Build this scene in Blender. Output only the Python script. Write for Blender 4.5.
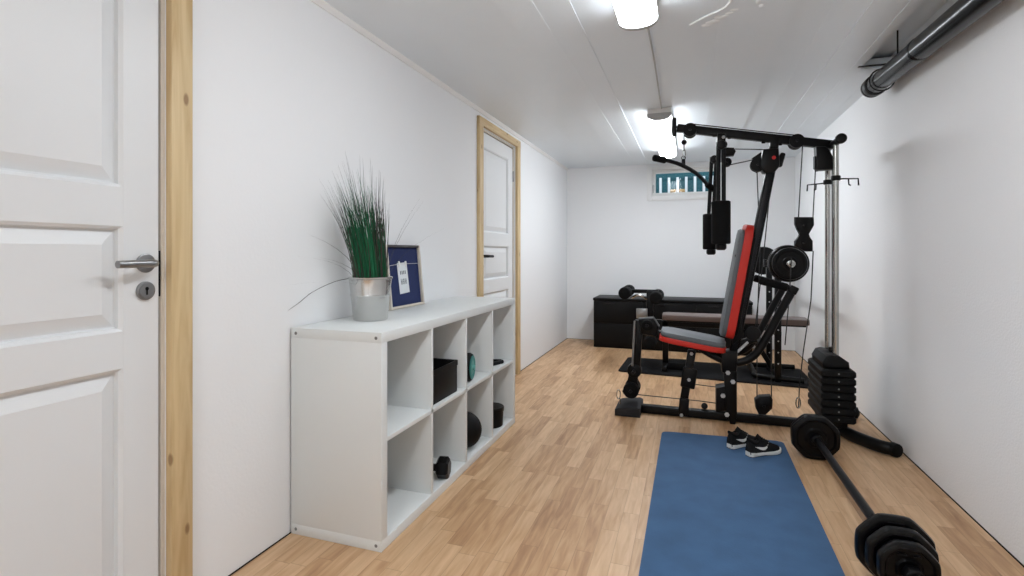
import bpy, bmesh, math, random
from mathutils import Vector as V, Matrix, Euler
random.seed(7)
C = bpy.context.scene
for o in list(bpy.data.objects): bpy.data.objects.remove(o)
COL = C.collection
PI = math.pi

# ------------------------------------------------------------------ camera, world, exposure
FPX, EYE, YAW = 520.0, 1.053, math.atan2(178, 520)
cam = bpy.data.objects.new('camera', bpy.data.cameras.new('camera'))
COL.objects.link(cam)
cam.location = (0, 0, EYE)
cam.rotation_euler = (PI/2, 0, YAW)
cam.data.sensor_width = 36
cam.data.lens = FPX/1024*36
cam.data.shift_y = -36/1024
cam.data.clip_start = 0.02
C.camera = cam
C.view_settings.view_transform = 'Standard'
C.view_settings.look = 'None'
C.view_settings.gamma = 1
C.view_settings.use_curve_mapping = False
C.view_settings.exposure = 1.88
LAMP = (5.2, 11.2, 8.6)   # near lamp, unseen fill lamp added behind the viewpoint, far lamp:           # radiance of the ceiling lamps' diffusers
SKY = 0.55
w = bpy.data.worlds.new('World'); C.world = w; w.use_nodes = True
bg = w.node_tree.nodes['Background']
bg.inputs[0].default_value = (0.80, 0.90, 1.0, 1); bg.inputs[1].default_value = SKY

# ------------------------------------------------------------------ measuring: a pixel at a known depth gives a point
SN, CS = math.sin(YAW), math.cos(YAW)
def ray(u, v):
    a, b = (u-512)/FPX, (252-v)/FPX
    return V((-SN+a*CS, CS+a*SN, b))
GY = 3.50             # the middle plane of the home gym
def P(u, v, y=GY):
    r = ray(u, v); k = y/r.y
    return V((r.x*k, y, EYE+r.z*k))

# ------------------------------------------------------------------ materials
def lin(c):
    return tuple(((x/255)/12.92 if x/255 <= .04045 else ((x/255+.055)/1.055)**2.4) for x in c)
def mat(name, rgb, rough=.5, metal=0.0, noise=0.0, nscale=20, bump=0.0, bscale=60, coat=0, emit=None, spec=.35):
    m = bpy.data.materials.new(name); m.use_nodes = True
    nt = m.node_tree; b = nt.nodes['Principled BSDF']
    c = (*lin(rgb), 1)
    b.inputs['Base Color'].default_value = c
    b.inputs['Roughness'].default_value = rough
    b.inputs['Metallic'].default_value = metal
    b.inputs['Specular IOR Level'].default_value = spec
    b.inputs['Coat Weight'].default_value = coat
    tc = nt.nodes.new('ShaderNodeTexCoord')
    if noise:
        n = nt.nodes.new('ShaderNodeTexNoise'); n.inputs['Scale'].default_value = nscale; n.inputs['Detail'].default_value = 4
        nt.links.new(tc.outputs['Object'], n.inputs['Vector'])
        r = nt.nodes.new('ShaderNodeMapRange'); r.inputs[3].default_value = 1-noise; r.inputs[4].default_value = 1+noise
        nt.links.new(n.outputs['Fac'], r.inputs[0])
        x = nt.nodes.new('ShaderNodeVectorMath'); x.operation = 'SCALE'; x.inputs[0].default_value = c[:3]
        nt.links.new(r.outputs[0], x.inputs['Scale']); nt.links.new(x.outputs[0], b.inputs['Base Color'])
    if bump:
        n = nt.nodes.new('ShaderNodeTexNoise'); n.inputs['Scale'].default_value = bscale; n.inputs['Detail'].default_value = 3
        nt.links.new(tc.outputs['Object'], n.inputs['Vector'])
        bp = nt.nodes.new('ShaderNodeBump'); bp.inputs['Strength'].default_value = bump; bp.inputs['Distance'].default_value = .004
        nt.links.new(n.outputs['Fac'], bp.inputs['Height']); nt.links.new(bp.outputs[0], b.inputs['Normal'])
    if emit:
        b.inputs['Emission Color'].default_value = (*emit[0], 1); b.inputs['Emission Strength'].default_value = emit[1]
    return m

def math_node(nt, op, a, b=None):
    n = nt.nodes.new('ShaderNodeMath'); n.operation = op
    for i, q in enumerate((a, b)):
        if q is None: continue
        if isinstance(q, (int, float)): n.inputs[i].default_value = q
        else: nt.links.new(q, n.inputs[i])
    return n.outputs[0]
def floor_mat():
    m = bpy.data.materials.new('oak_strip_laminate'); m.use_nodes = True
    nt = m.node_tree; b = nt.nodes['Principled BSDF']; L = nt.links.new
    tc = nt.nodes.new('ShaderNodeTexCoord'); sp = nt.nodes.new('ShaderNodeSeparateXYZ'); L(tc.outputs['Object'], sp.inputs[0])
    rowf = math_node(nt, 'DIVIDE', sp.outputs['X'], .064); row = math_node(nt, 'FLOOR', rowf)
    wn = nt.nodes.new('ShaderNodeTexWhiteNoise'); wn.noise_dimensions = '1D'; L(row, wn.inputs['W'])
    cy = math_node(nt, 'ADD', math_node(nt, 'DIVIDE', sp.outputs['Y'], .36), math_node(nt, 'MULTIPLY', wn.outputs['Value'], 17.3))
    cell = math_node(nt, 'FLOOR', cy)
    cb = nt.nodes.new('ShaderNodeCombineXYZ'); L(row, cb.inputs[0]); L(cell, cb.inputs[1])
    w2 = nt.nodes.new('ShaderNodeTexWhiteNoise'); w2.noise_dimensions = '2D'; L(cb.outputs[0], w2.inputs['Vector'])
    # grain, stretched along the strips and shifted per strip
    gv = nt.nodes.new('ShaderNodeCombineXYZ')
    L(math_node(nt, 'MULTIPLY', sp.outputs['X'], 46), gv.inputs[0])
    L(math_node(nt, 'ADD', math_node(nt, 'MULTIPLY', sp.outputs['Y'], 5), math_node(nt, 'MULTIPLY', w2.outputs['Value'], 40)), gv.inputs[1])
    L(math_node(nt, 'MULTIPLY', w2.outputs['Value'], 9), gv.inputs[2])
    g = nt.nodes.new('ShaderNodeTexNoise'); g.inputs['Scale'].default_value = 1.0; g.inputs['Detail'].default_value = 5; g.inputs['Distortion'].default_value = .6
    L(gv.outputs[0], g.inputs['Vector'])
    f = math_node(nt, 'ADD', math_node(nt, 'MULTIPLY', w2.outputs['Value'], .33), math_node(nt, 'MULTIPLY', g.outputs['Fac'], .84))
    rp = nt.nodes.new('ShaderNodeValToRGB'); L(f, rp.inputs[0])
    e = rp.color_ramp.elements
    e[0].position = .18; e[0].color = (*lin((148, 106, 72)), 1)
    e[1].position = .88; e[1].color = (*lin((219, 184, 145)), 1)
    k = rp.color_ramp.elements.new(.52); k.color = (*lin((193, 153, 113)), 1)
    # joints
    fx = math_node(nt, 'FRACT', rowf); fy = math_node(nt, 'FRACT', cy)
    j = math_node(nt, 'MAXIMUM', math_node(nt, 'LESS_THAN', fx, .03), math_node(nt, 'LESS_THAN', fy, .006))
    mx = nt.nodes.new('ShaderNodeMix'); mx.data_type = 'RGBA'
    L(math_node(nt, 'MULTIPLY', j, .35), mx.inputs['Factor']); L(rp.outputs[0], mx.inputs['A']); mx.inputs['B'].default_value = (*lin((110, 75, 50)), 1)
    L(mx.outputs['Result'], b.inputs['Base Color'])
    b.inputs['Roughness'].default_value = .42
    return m
def wood_mat(name, base, dark, vertical=True):
    m = bpy.data.materials.new(name); m.use_nodes = True
    nt = m.node_tree; b = nt.nodes['Principled BSDF']; L = nt.links.new
    tc = nt.nodes.new('ShaderNodeTexCoord'); mp = nt.nodes.new('ShaderNodeMapping')
    mp.inputs['Scale'].default_value = (30, 30, 2.2) if vertical else (30, 2.2, 30)
    L(tc.outputs['Object'], mp.inputs[0])
    n = nt.nodes.new('ShaderNodeTexNoise'); n.inputs['Scale'].default_value = 1; n.inputs['Detail'].default_value = 4; n.inputs['Distortion'].default_value = 1.2
    L(mp.outputs[0], n.inputs['Vector'])
    rp = nt.nodes.new('ShaderNodeValToRGB'); L(n.outputs['Fac'], rp.inputs[0])
    rp.color_ramp.elements[0].position = .3; rp.color_ramp.elements[0].color = (*lin(dark), 1)
    rp.color_ramp.elements[1].position = .62; rp.color_ramp.elements[1].color = (*lin(base), 1)
    m2 = nt.nodes.new('ShaderNodeMapping'); m2.inputs['Scale'].default_value = (12, 12, 5.5) if vertical else (12, 5.5, 12); L(tc.outputs['Object'], m2.inputs[0])
    vo = nt.nodes.new('ShaderNodeTexVoronoi'); vo.inputs['Scale'].default_value = 1.0; L(m2.outputs[0], vo.inputs['Vector'])
    kr = nt.nodes.new('ShaderNodeValToRGB'); L(vo.outputs['Distance'], kr.inputs[0])
    kr.color_ramp.elements[0].position = .07; kr.color_ramp.elements[0].color = (1, 1, 1, 1)
    kr.color_ramp.elements[1].position = .12; kr.color_ramp.elements[1].color = (0, 0, 0, 1)
    mx = nt.nodes.new('ShaderNodeMix'); mx.data_type = 'RGBA'
    L(math_node(nt, 'MULTIPLY', kr.outputs[0], .7), mx.inputs['Factor']); L(rp.outputs[0], mx.inputs['A']); mx.inputs['B'].default_value = (*lin((120, 80, 45)), 1)
    L(mx.outputs['Result'], b.inputs['Base Color']); b.inputs['Roughness'].default_value = .5
    return m
def glass_mat():
    m = bpy.data.materials.new('window_glass'); m.use_nodes = True
    nt = m.node_tree; nt.nodes.remove(nt.nodes['Principled BSDF'])
    t = nt.nodes.new('ShaderNodeBsdfTransparent'); g = nt.nodes.new('ShaderNodeBsdfGlossy'); g.inputs['Roughness'].default_value = .03
    x = nt.nodes.new('ShaderNodeMixShader'); x.inputs[0].default_value = .006
    nt.links.new(t.outputs[0], x.inputs[1]); nt.links.new(g.outputs[0], x.inputs[2])
    nt.links.new(x.outputs[0], nt.nodes['Material Output'].inputs[0])
    return m

M = dict(
    wall=mat('white_wall_paint', (238, 239, 240), .75, bump=.12, bscale=90),
    chip=mat('white_textured_wallpaper', (247, 248, 249), .8, bump=.35, bscale=130),
    ceil=mat('white_ceiling_boards', (236, 243, 248), .36, noise=.015, nscale=5),
    trimw=mat('white_trim_paint', (238, 238, 237), .5),
    door=mat('white_door_paint', (226, 228, 229), .38),
    floor=floor_mat(),
    sub=mat('dark_subfloor_and_gap_shade', (26, 22, 19), .9),
    pine=wood_mat('clear_pine', (214, 190, 146), (192, 162, 116)),
    pine_h=wood_mat('clear_pine_level', (214, 190, 146), (192, 162, 116), False),
    steel=mat('brushed_steel', (150, 150, 150), .32, 1.0),
    chrome=mat('chrome', (180, 180, 176), .2, 1.0),
    dsteel=mat('dark_steel', (46, 46, 48), .4, 1.0),
    black=mat('black_powder_coat', (8, 8, 9), .38, spec=.2, noise=.1, nscale=60),
    plastic=mat('black_plastic', (7, 7, 8), .5, spec=.2),
    rubber=mat('black_rubber', (8, 8, 9), .62, spec=.2, bump=.1, bscale=200),
    foam=mat('black_foam', (8, 8, 9), .85, spec=.2, bump=.2, bscale=250),
    iron=mat('black_coated_iron', (6, 6, 7), .33, spec=.2, noise=.15, nscale=90, bump=.06, bscale=200),
    gpad=mat('charcoal_cap_rubber', (34, 34, 37), .7, noise=.08, nscale=80),
    grey=mat('grey_vinyl', (96, 100, 104), .48, bump=.05, bscale=200),
    red=mat('red_vinyl', (200, 44, 32), .42, bump=.04, bscale=200),
    redlogo=mat('red_badge', (210, 50, 50), .4),
    silver=mat('silver_label', (190, 190, 190), .4),
    cable=mat('dark_cable', (30, 30, 30), .45),
    benchv=mat('brown_grey_vinyl', (96, 80, 74), .33, bump=.05, bscale=150),
    kallax=mat('white_foil', (223, 226, 225), .42),
    kgrey=mat('grey_screw_cap', (120, 120, 118), .5),
    blue=mat('blue_foam_mat', (66, 98, 134), .85, noise=.24, nscale=9, bump=.25, bscale=160),
    dmat=mat('black_floor_mat', (20, 20, 22), .85, spec=.2, bump=.2, bscale=200),
    cab=mat('black_furniture_foil', (6, 6, 7), .45, spec=.2),
    galv=mat('galvanised_zinc', (196, 196, 194), .2, 1.0, noise=.12, nscale=14),
    soil=mat('dark_moss', (38, 44, 28), .9, noise=.3, nscale=60),
    grass=mat('grass_green', (24, 104, 68), .45, noise=.35, nscale=25),
    grassd=mat('grass_dry', (66, 62, 58), .6, noise=.35, nscale=30),
    navy=mat('navy_cloth', (32, 44, 88), .85, noise=.12, nscale=90, bump=.2, bscale=220),
    paper=mat('white_paper', (226, 230, 232), .7),
    print=mat('grey_print', (96, 100, 106), .7),
    frame=mat('limed_wood', (212, 203, 190), .55, noise=.06, nscale=40),
    framed=mat('dark_frame_edge', (70, 66, 66), .6),
    teal=mat('teal_plastic', (58, 132, 128), .45),
    tealin=mat('pale_teal_plastic', (96, 160, 154), .5),
    sole=mat('white_shoe_sole', (222, 222, 218), .6),
    shoe=mat('black_knit', (8, 8, 10), .85, bump=.25, bscale=300),
    white=mat('white_plastic', (238, 238, 236), .4),
    lampend=mat('grey_lamp_end', (186, 187, 187), .5),
    **{'lens%d' % i: mat('lamp_diffuser', (240, 240, 238), .4, emit=((.95, 1.0, 1.055), e)) for i, e in enumerate(LAMP)},
    pipe=mat('dark_grey_pipe', (8, 9, 11), .22, spec=.3, noise=.06, nscale=12),
    pipeb=mat('black_pipe_ring', (22, 23, 25), .35),
    glass=glass_mat(),
    hedge=mat('blue_green_fence_paint', (34, 84, 92), .7, noise=.25, nscale=4),
    slat=mat('white_slat_paint', (240, 244, 246), .5),
    grassout=mat('outdoor_gravel', (150, 150, 142), .9, noise=.3, nscale=40),
    tan=mat('tan_board', (196, 160, 110), .7),
    wire_glint=mat('white_wire_and_glint', (246, 250, 252), .3),  # bright white for the ceiling wire and the modelled glints
)

# ------------------------------------------------------------------ mesh helpers
class MB:
    """collects shapes; build() links them as ONE mesh object"""
    def __init__(s): s.bm = bmesh.new()
    def _bev(s, geomverts, bev, seg=2):
        if bev <= 0: return
        es = set(e for v in geomverts for e in v.link_edges)
        bmesh.ops.bevel(s.bm, geom=list(es), offset=bev, segments=seg, affect='EDGES', profile=.5)
    def box(s, x0, x1, y0, y1, z0, z1, bev=0, seg=2, mtx=None):
        m = Matrix.Translation(((x0+x1)/2, (y0+y1)/2, (z0+z1)/2)) @ Matrix.Diagonal((x1-x0, y1-y0, z1-z0, 1))
        if mtx is not None: m = mtx @ m
        r = bmesh.ops.create_cube(s.bm, size=1, matrix=m)
        s._bev(r['verts'], bev, seg); return s
    def beam(s, a, b, wd, ht, up=(0, 1, 0), bev=.006):
        """a bar of rectangular section; wd across `up`-normal side, ht along `up`"""
        a, b = V(a), V(b); d = (b-a); L = d.length; d.normalize()
        up = V(up); up = (up-d*up.dot(d)).normalized(); sd = d.cross(up)
        m = Matrix((( d.x, sd.x, up.x, 0), (d.y, sd.y, up.y, 0), (d.z, sd.z, up.z, 0), (0, 0, 0, 1)))
        m = Matrix.Translation((a+b)/2) @ m @ Matrix.Diagonal((L, wd, ht, 1))
        r = bmesh.ops.create_cube(s.bm, size=1, matrix=m)
        s._bev(r['verts'], bev); return s
    def tube(s, pts, r, n=14, smooth=0, cap=True):
        pts = [V(p) for p in pts]
        rr = list(r) if isinstance(r, (list, tuple)) else [r]*len(pts)
        if smooth and len(pts) > 2:
            q, qr = [], []
            for i in range(len(pts)-1):
                p0, p1, p2, p3 = pts[max(i-1, 0)], pts[i], pts[i+1], pts[min(i+2, len(pts)-1)]
                for k in range(smooth):
                    t = k/smooth
                    q.append(.5*((2*p1)+(p2-p0)*t+(2*p0-5*p1+4*p2-p3)*t*t+(3*p1-p0-3*p2+p3)*t**3))
                    qr.append(rr[i]*(1-t)+rr[i+1]*t)
            q.append(pts[-1]); qr.append(rr[-1]); pts, rr = q, qr
        t0 = (pts[1]-pts[0]).normalized()
        nrm = t0.orthogonal().normalized(); rings = []
        for i, p in enumerate(pts):
            if i == 0: t = t0
            elif i == len(pts)-1: t = (pts[i]-pts[i-1]).normalized()
            else: t = ((pts[i+1]-pts[i]).normalized()+(pts[i]-pts[i-1]).normalized()).normalized()
            nrm = (nrm-t*nrm.dot(t)).normalized(); bn = t.cross(nrm)
            rings.append([s.bm.verts.new(p+(nrm*math.cos(2*PI*k/n)+bn*math.sin(2*PI*k/n))*rr[i]) for k in range(n)])
        for a, b in zip(rings, rings[1:]):
            for k in range(n): s.bm.faces.new((a[k], a[(k+1) % n], b[(k+1) % n], b[k]))
        if cap:
            s.bm.faces.new(rings[0][::-1]); s.bm.faces.new(rings[-1])
        return s
    def lathe(s, o, axis, prof, n=28, phase=0.0):
        """profile of (radius, height) round an axis; closed at ends where radius>0"""
        o = V(o); ax = V(axis).normalized(); x = ax.orthogonal().normalized(); y = ax.cross(x)
        if abs(ax.y) > .9: x = V((1, 0, 0)); y = ax.cross(x)
        rings = []
        for r, h in prof:
            if r < 1e-6: rings.append([s.bm.verts.new(o+ax*h)])
            else: rings.append([s.bm.verts.new(o+ax*h+(x*math.cos(2*PI*k/n+phase)+y*math.sin(2*PI*k/n+phase))*r) for k in range(n)])
        for a, b in zip(rings, rings[1:]):
            for k in range(n):
                l = (k+1) % n
                if len(a) == 1 and len(b) == 1: continue
                if len(a) == 1: s.bm.faces.new((a[0], b[l], b[k]))
                elif len(b) == 1: s.bm.faces.new((a[k], a[l], b[0]))
                else: s.bm.faces.new((a[k], a[l], b[l], b[k]))
        if len(rings[0]) > 1: s.bm.faces.new(rings[0][::-1])
        if len(rings[-1]) > 1: s.bm.faces.new(rings[-1])
        return s
    def cyl(s, a, b, r, n=24, bev=0.0):
        a, b = V(a), V(b); L = (b-a).length
        bev = min(bev, L*.45, r*.9)
        pr = [(r, 0), (r, L)] if not bev else [(r-bev, 0), (r-bev*.3, bev*.3), (r, bev), (r, L-bev), (r-bev*.3, L-bev*.3), (r-bev, L)]
        return s.lathe(a, b-a, pr, n)
    def prism(s, pts, ext, bev=0.0, seg=2):
        pts = [V(p) for p in pts]; ext = V(ext)
        a = [s.bm.verts.new(p) for p in pts]; b = [s.bm.verts.new(p+ext) for p in pts]
        n = len(a)
        s.bm.faces.new(a[::-1]); s.bm.faces.new(b)
        for k in range(n): s.bm.faces.new((a[k], a[(k+1) % n], b[(k+1) % n], b[k]))
        if bev:
            es = set()
            for lst in (a, b):
                for k in range(n):
                    e = s.bm.edges.get((lst[k], lst[(k+1) % n]))
                    if e: es.add(e)
            bmesh.ops.bevel(s.bm, geom=list(es), offset=bev, segments=seg, affect='EDGES', profile=.5)
        return s
    def ball(s, c, r, sc=(1, 1, 1), n=16):
        bmesh.ops.create_uvsphere(s.bm, u_segments=n, v_segments=n//2+2, radius=1, matrix=Matrix.Translation(c) @ Matrix.Diagonal((r*sc[0], r*sc[1], r*sc[2], 1))); return s
    def build(s, name, m, parent=None, sharp=35):
        bmesh.ops.recalc_face_normals(s.bm, faces=s.bm.faces)
        me = bpy.data.meshes.new(name)
        if parent is not None: s.bm.transform(Matrix.Translation(-wloc(parent)))
        s.bm.to_mesh(me); s.bm.free()
        for p in me.polygons: p.use_smooth = True
        me.set_sharp_from_angle(angle=math.radians(sharp))
        me.materials.append(m)
        o = bpy.data.objects.new(name, me); COL.objects.link(o)
        if parent is not None: o.parent = parent
        return o
def wloc(o):
    l = V(o.location)
    while o.parent: o = o.parent; l = l+V(o.location)
    return l
def tag(o, label, cat, group=None, kind=None):
    o['label'] = label; o['category'] = cat
    if group: o['group'] = group
    if kind: o['kind'] = kind
    return o
def thing(name, label, cat, loc, group=None):
    o = bpy.data.objects.new(name, None); COL.objects.link(o); o.location = loc; o.empty_display_size = .05
    return tag(o, label, cat, group)
def struct(o):
    o['kind'] = 'structure'; return o
def dup(root, loc, label, rotz=None):
    r = root.copy(); COL.objects.link(r); r.location = loc; r['label'] = label
    if rotz is not None: r.rotation_euler = (0, 0, rotz)
    for ch in list(root.children):
        c = ch.copy(); COL.objects.link(c); c.parent = r
        for g in list(ch.children):
            d = g.copy(); COL.objects.link(d); d.parent = c
    return r

# ------------------------------------------------------------------ room shell
XL, XR, YB, YR, ZC = -1.42, 1.06, 6.22, -3.2, 2.07
G = .0065
struct(MB().box(XL+G, XR-G, YR, YB-G, -.012, 0).build('floor', M['floor']))
struct(MB().box(XL-.2, XR+.2, YR-.2, YB+.2, -.1, -.012).build('floor_base', M['sub']))
D1 = (.291, 1.086, 2.0); D2 = (3.462, 4.236, 1.955)   # door openings: y0, y1, top
wl = MB()
wl.box(XL-.12, XL, YR, D1[0], -.012, ZC).box(XL-.12, XL, D1[0], D1[1], D1[2], ZC).box(XL-.12, XL, D1[1], D2[0], -.012, ZC)
wl.box(XL-.12, XL, D2[0], D2[1], D2[2], ZC).box(XL-.12, XL, D2[1], YB+.1, -.012, ZC)
struct(wl.build('wall_left', M['wall']))
struct(MB().box(XR, XR+.12, YR, YB+.1, -.012, ZC+.08).build('wall_right', M['chip']))
W = (-.42, .315, 1.695, 2.005)     # window opening
wb = MB()
wb.box(XL, W[0], YB, YB+.2, -.012, ZC).box(W[1], XR, YB, YB+.2, -.012, ZC)
wb.box(W[0], W[1], YB, YB+.2, -.012, W[2]).box(W[0], W[1], YB, YB+.2, W[3], ZC)
struct(wb.build('wall_back', M['wall']))
struct(MB().box(XL-.12, XR+.12, YR-.12, YR, -.012, ZC).build('wall_rear', M['wall']))
# ceiling: painted boards running the length of the room
cb = MB(); bw = .145; x = XL-.055; NX, NY = .895, 3.36    # boards stop short of the pipe: a strip is left open there
rc = random.Random(21)
def board(xa, xb, ya, yb, za, zb):
    cb.prism([(xa, ya, ZC+za), (xb, ya, ZC+zb), (xb, ya, ZC+.05), (xa, ya, ZC+.05)], (0, yb-ya, 0))
while x < XR:
    a_, b_ = rc.uniform(-.0040, .0025), rc.uniform(-.0040, .0025)
    xa, xb = max(x, XL-.1), min(x+bw, XR+.1)
    if xa < NX < xb: board(xa, NX, YR-.1, YB+.1, a_, b_); board(NX, xb, NY, YB+.1, a_, b_)
    else: board(xa, xb, NY if xa >= NX else YR-.1, YB+.1, a_, b_)
    x += bw
cb.box(XL-.15, XR+.15, YR-.15, YB+.15, ZC+.075, ZC+.16)
struct(cb.build('ceiling', M['ceil']))
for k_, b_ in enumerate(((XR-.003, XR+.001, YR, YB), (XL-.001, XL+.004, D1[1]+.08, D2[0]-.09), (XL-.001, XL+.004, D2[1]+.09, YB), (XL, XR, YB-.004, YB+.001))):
    struct(MB().box(*b_, -.012, .0015).build('trim_%d' % (k_+4), M['sub']))    # dark strips paint the shade in the gap where walls meet floor
struct(MB().prism([(XL, YR, ZC), (XL, YR, ZC-.024), (XL+.008, YR, ZC-.024), (XL+.020, YR, ZC-.007), (XL+.020, YR, ZC)], (0, YB-YR, 0)).build('trim_1', M['trimw']))

# ------------------------------------------------------------------ doors
def rect_ring(b, x0, x1, o, i):
    """frustum ring between outer rect o (y0,y1,z0,z1) at x0 and inner rect i at x1"""
    vo = [b.bm.verts.new((x0, y, z)) for y, z in ((o[0], o[2]), (o[1], o[2]), (o[1], o[3]), (o[0], o[3]))]
    vi = [b.bm.verts.new((x1, y, z)) for y, z in ((i[0], i[2]), (i[1], i[2]), (i[1], i[3]), (i[0], i[3]))]
    for k in range(4): b.bm.faces.new((vo[k], vo[(k+1) % 4], vi[(k+1) % 4], vi[k]))
    return vi
def door(name, D, latch_right, panels, leaf_top, handle_mat, x0):
    y0, y1, top = D
    root = bpy.data.objects.new(name, None); COL.objects.link(root); root.location = (x0, (y0+y1)/2, 0); root['kind'] = 'structure'
    a, c = y0+.012, y1-.015
    b = MB(); st = .098
    b.box(x0-.044, x0-.020, a, c, .012, leaf_top, .001)
    zs = sorted(panels)
    b.box(x0-.022, x0, a, a+st, .012, leaf_top, .0015).box(x0-.022, x0, c-st, c, .012, leaf_top, .0015)
    edges = [.012]+[q for p in zs for q in p]+[leaf_top]
    for k in range(0, len(edges), 2): b.box(x0-.022, x0, a+st, c-st, edges[k], edges[k+1], 0)
    for z0, z1 in zs:
        o = (a+st, c-st, z0, z1)
        def ins(d): return (o[0]+d, o[1]-d, o[2]+d, o[3]-d)
        rect_ring(b, x0-.0003, x0-.007, o, ins(.008))          # moulding lip
        rect_ring(b, x0-.007, x0-.0185, ins(.008), ins(.010))
        rect_ring(b, x0-.0185, x0-.0185, ins(.010), ins(.015))
        vi = rect_ring(b, x0-.0185, x0-.0045, ins(.015), ins(.050))   # raised field
        b.bm.faces.new(vi)
    b.build('door_leaf', M['door'], root, 20)
    # jamb and pine casing
    j = MB(); j.box(XL-.12, x0+.004, y0-.001, y0+.010, 0, top).box(XL-.12, x0+.004, y1-.010, y1+.001, 0, top).box(XL-.12, x0+.004, y0, y1, top-.010, top+.001)
    j.build('door_jamb', M['frame'], root)
    cw = .078 if not latch_right else .066; f0, f1 = XL-.002, XL+.022
    for q0, q1 in ((y0-cw, y0-.002), (y1+.002, y1+cw+.004)):
        MB().box(f0, f1, q0, q1, 0, top+.055, .003).build('door_casing', M['pine'], root)
    MB().box(f0, f1+.001, y0-cw, y1+cw+.004, top+.002, top+.060, .003).build('door_casing', M['pine_h'], root)
    # handle, escutcheon
    s = 1 if latch_right else -1
    hy = (c-.040) if latch_right else (a+.048); hz = 1.022
    h = MB(); h.cyl((x0, hy, hz), (x0+.008, hy, hz), .026, 32, .002)
    h.tube([(x0+.006, hy, hz), (x0+.036, hy, hz), (x0+.047, hy-s*.012, hz), (x0+.048, hy-s*.035, hz), (x0+.048, hy-s*.104, hz-.001)], [.0105, .0105, .0105, .0105, .010], 14, 5)
    ho = h.build('door_handle', handle_mat, root); ho['label'] = 'steel lever handle'
    e = MB(); e.cyl((x0, hy, hz-.076), (x0+.007, hy, hz-.076), .026, 32, .002); e.cyl((x0+.007, hy, hz-.076), (x0+.009, hy, hz-.076), .020, 28)
    eo = e.build('lock_rose', handle_mat, root)
    kh = MB(); kh.cyl((x0+.0088, hy, hz-.070), (x0+.0098, hy, hz-.070), .005, 12).box(x0+.0088, x0+.0098, hy-.0022, hy+.0022, hz-.087, hz-.070)
    kh.build('keyhole', M['plastic'], eo)
    if latch_right:
        MB().box(x0-.02, x0+.0015, c+.001, c+.004, hz-.095, hz+.035).build('lock_plate', M['dsteel'], root)
    else:
        for z in (.3, 1.70):
            MB().cyl((x0+.004, c+.006, z-.045), (x0+.004, c+.006, z+.045), .007, 12, .002).build('hinge', M['steel'], root)
    return root
PAN = [(.125, .744), (.842, 1.122), (1.225, 1.86)]
door('door_1', D1, True, PAN, 1.98, M['steel'], XL-.006)
door('door_2', D2, False, [(.125, .744), (.842, 1.10), (1.20, 1.83)], 1.935, M['dsteel'], XL-.02)

# ------------------------------------------------------------------ window
win = bpy.data.objects.new('window_1', None); COL.objects.link(win); win.location = (-.05, YB, 1.66); win['kind'] = 'structure'
f = MB(); q = .05
for a in ((W[0]-q, W[0]+.004, W[2]-q, W[3]+.028), (W[1]-.004, W[1]+q, W[2]-q, W[3]+.028), (W[0], W[1], W[2]-q, W[2]+.004), (W[0], W[1], W[3]-.004, W[3]+.028)):
    f.box(a[0], a[1], YB-.012, YB+.10, a[2], a[3], .002)
f.build('window_frame', M['trimw'], win)
s = MB(); t = .042
for a in ((W[0]+.004, W[0]+t, W[2]+.004, W[3]-.004), (W[1]-t, W[1]-.004, W[2]+.004, W[3]-.004), (W[0]+t, W[1]-t, W[2]+.004, W[2]+t), (W[0]+t, W[1]-t, W[3]-t, W[3]-.004)):
    s.box(a[0], a[1], YB+.03, YB+.075, a[2], a[3], .004)
s.build('window_sash', M['white'], win)
MB().box(W[0]+t-.005, W[1]-t+.005, YB+.052, YB+.056, W[2]+t-.005, W[3]-t+.005).build('window_pane', M['glass'], win)
MB().box(W[0]+.010, W[0]+.028, YB+.012, YB+.031, 1.76, 1.83, .004).tube([(W[0]+.019, YB+.014, 1.80), (W[0]+.019, YB-.006, 1.80), (W[0]+.019, YB-.006, 1.735)], .006, 10).build('window_catch', M['lampend'], win)
# outside
struct(MB().box(-2.5, 2.5, YB+.2, 9, 1.45, 1.60).build('ground', M['grassout']))
fn = thing('garden_fence', 'blue green garden fence seen through the small basement window', 'fence', (0, 7.7, 1.6))
for k in range(12):
    MB().box(-1.9+k*.32, -1.9+k*.32+.3205, 7.70, 7.73, 1.6, 2.35, .004).build('board', M['hedge'], fn)
for z in (1.75, 2.2): MB().box(-1.92, 1.95, 7.73, 7.77, z, z+.08, .003).build('rail', M['hedge'], fn)
rl = thing('slat_railing', 'white upright slats of a railing just outside the basement window', 'railing', (0, 6.8, 1.6))
x0 = P(660.5, 185, 6.8).x; dx = P(669, 185, 6.8).x-x0
for k in range(-3, 10):
    MB().box(x0+k*dx-.015, x0+k*dx+.015, 6.79, 6.81, 1.6, 1.985, .003).build('slat', M['slat'], rl)
MB().box(x0-3.3*dx, x0+9.5*dx, 6.812, 6.845, 1.945, 1.99, .003).build('rail', M['hedge'], rl)
tb = MB(); pa = P(678, 188, 7.3); tb.box(pa.x-.085, pa.x+.085, 7.24, 7.40, 1.6, 1.85, .01).box(pa.x-.1, pa.x+.1, 7.225, 7.415, 1.85, 1.885, .006)
tag(tb.build('planter_box', M['tan']), 'tan planter box standing outside behind the white window slats', 'planter')

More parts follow.
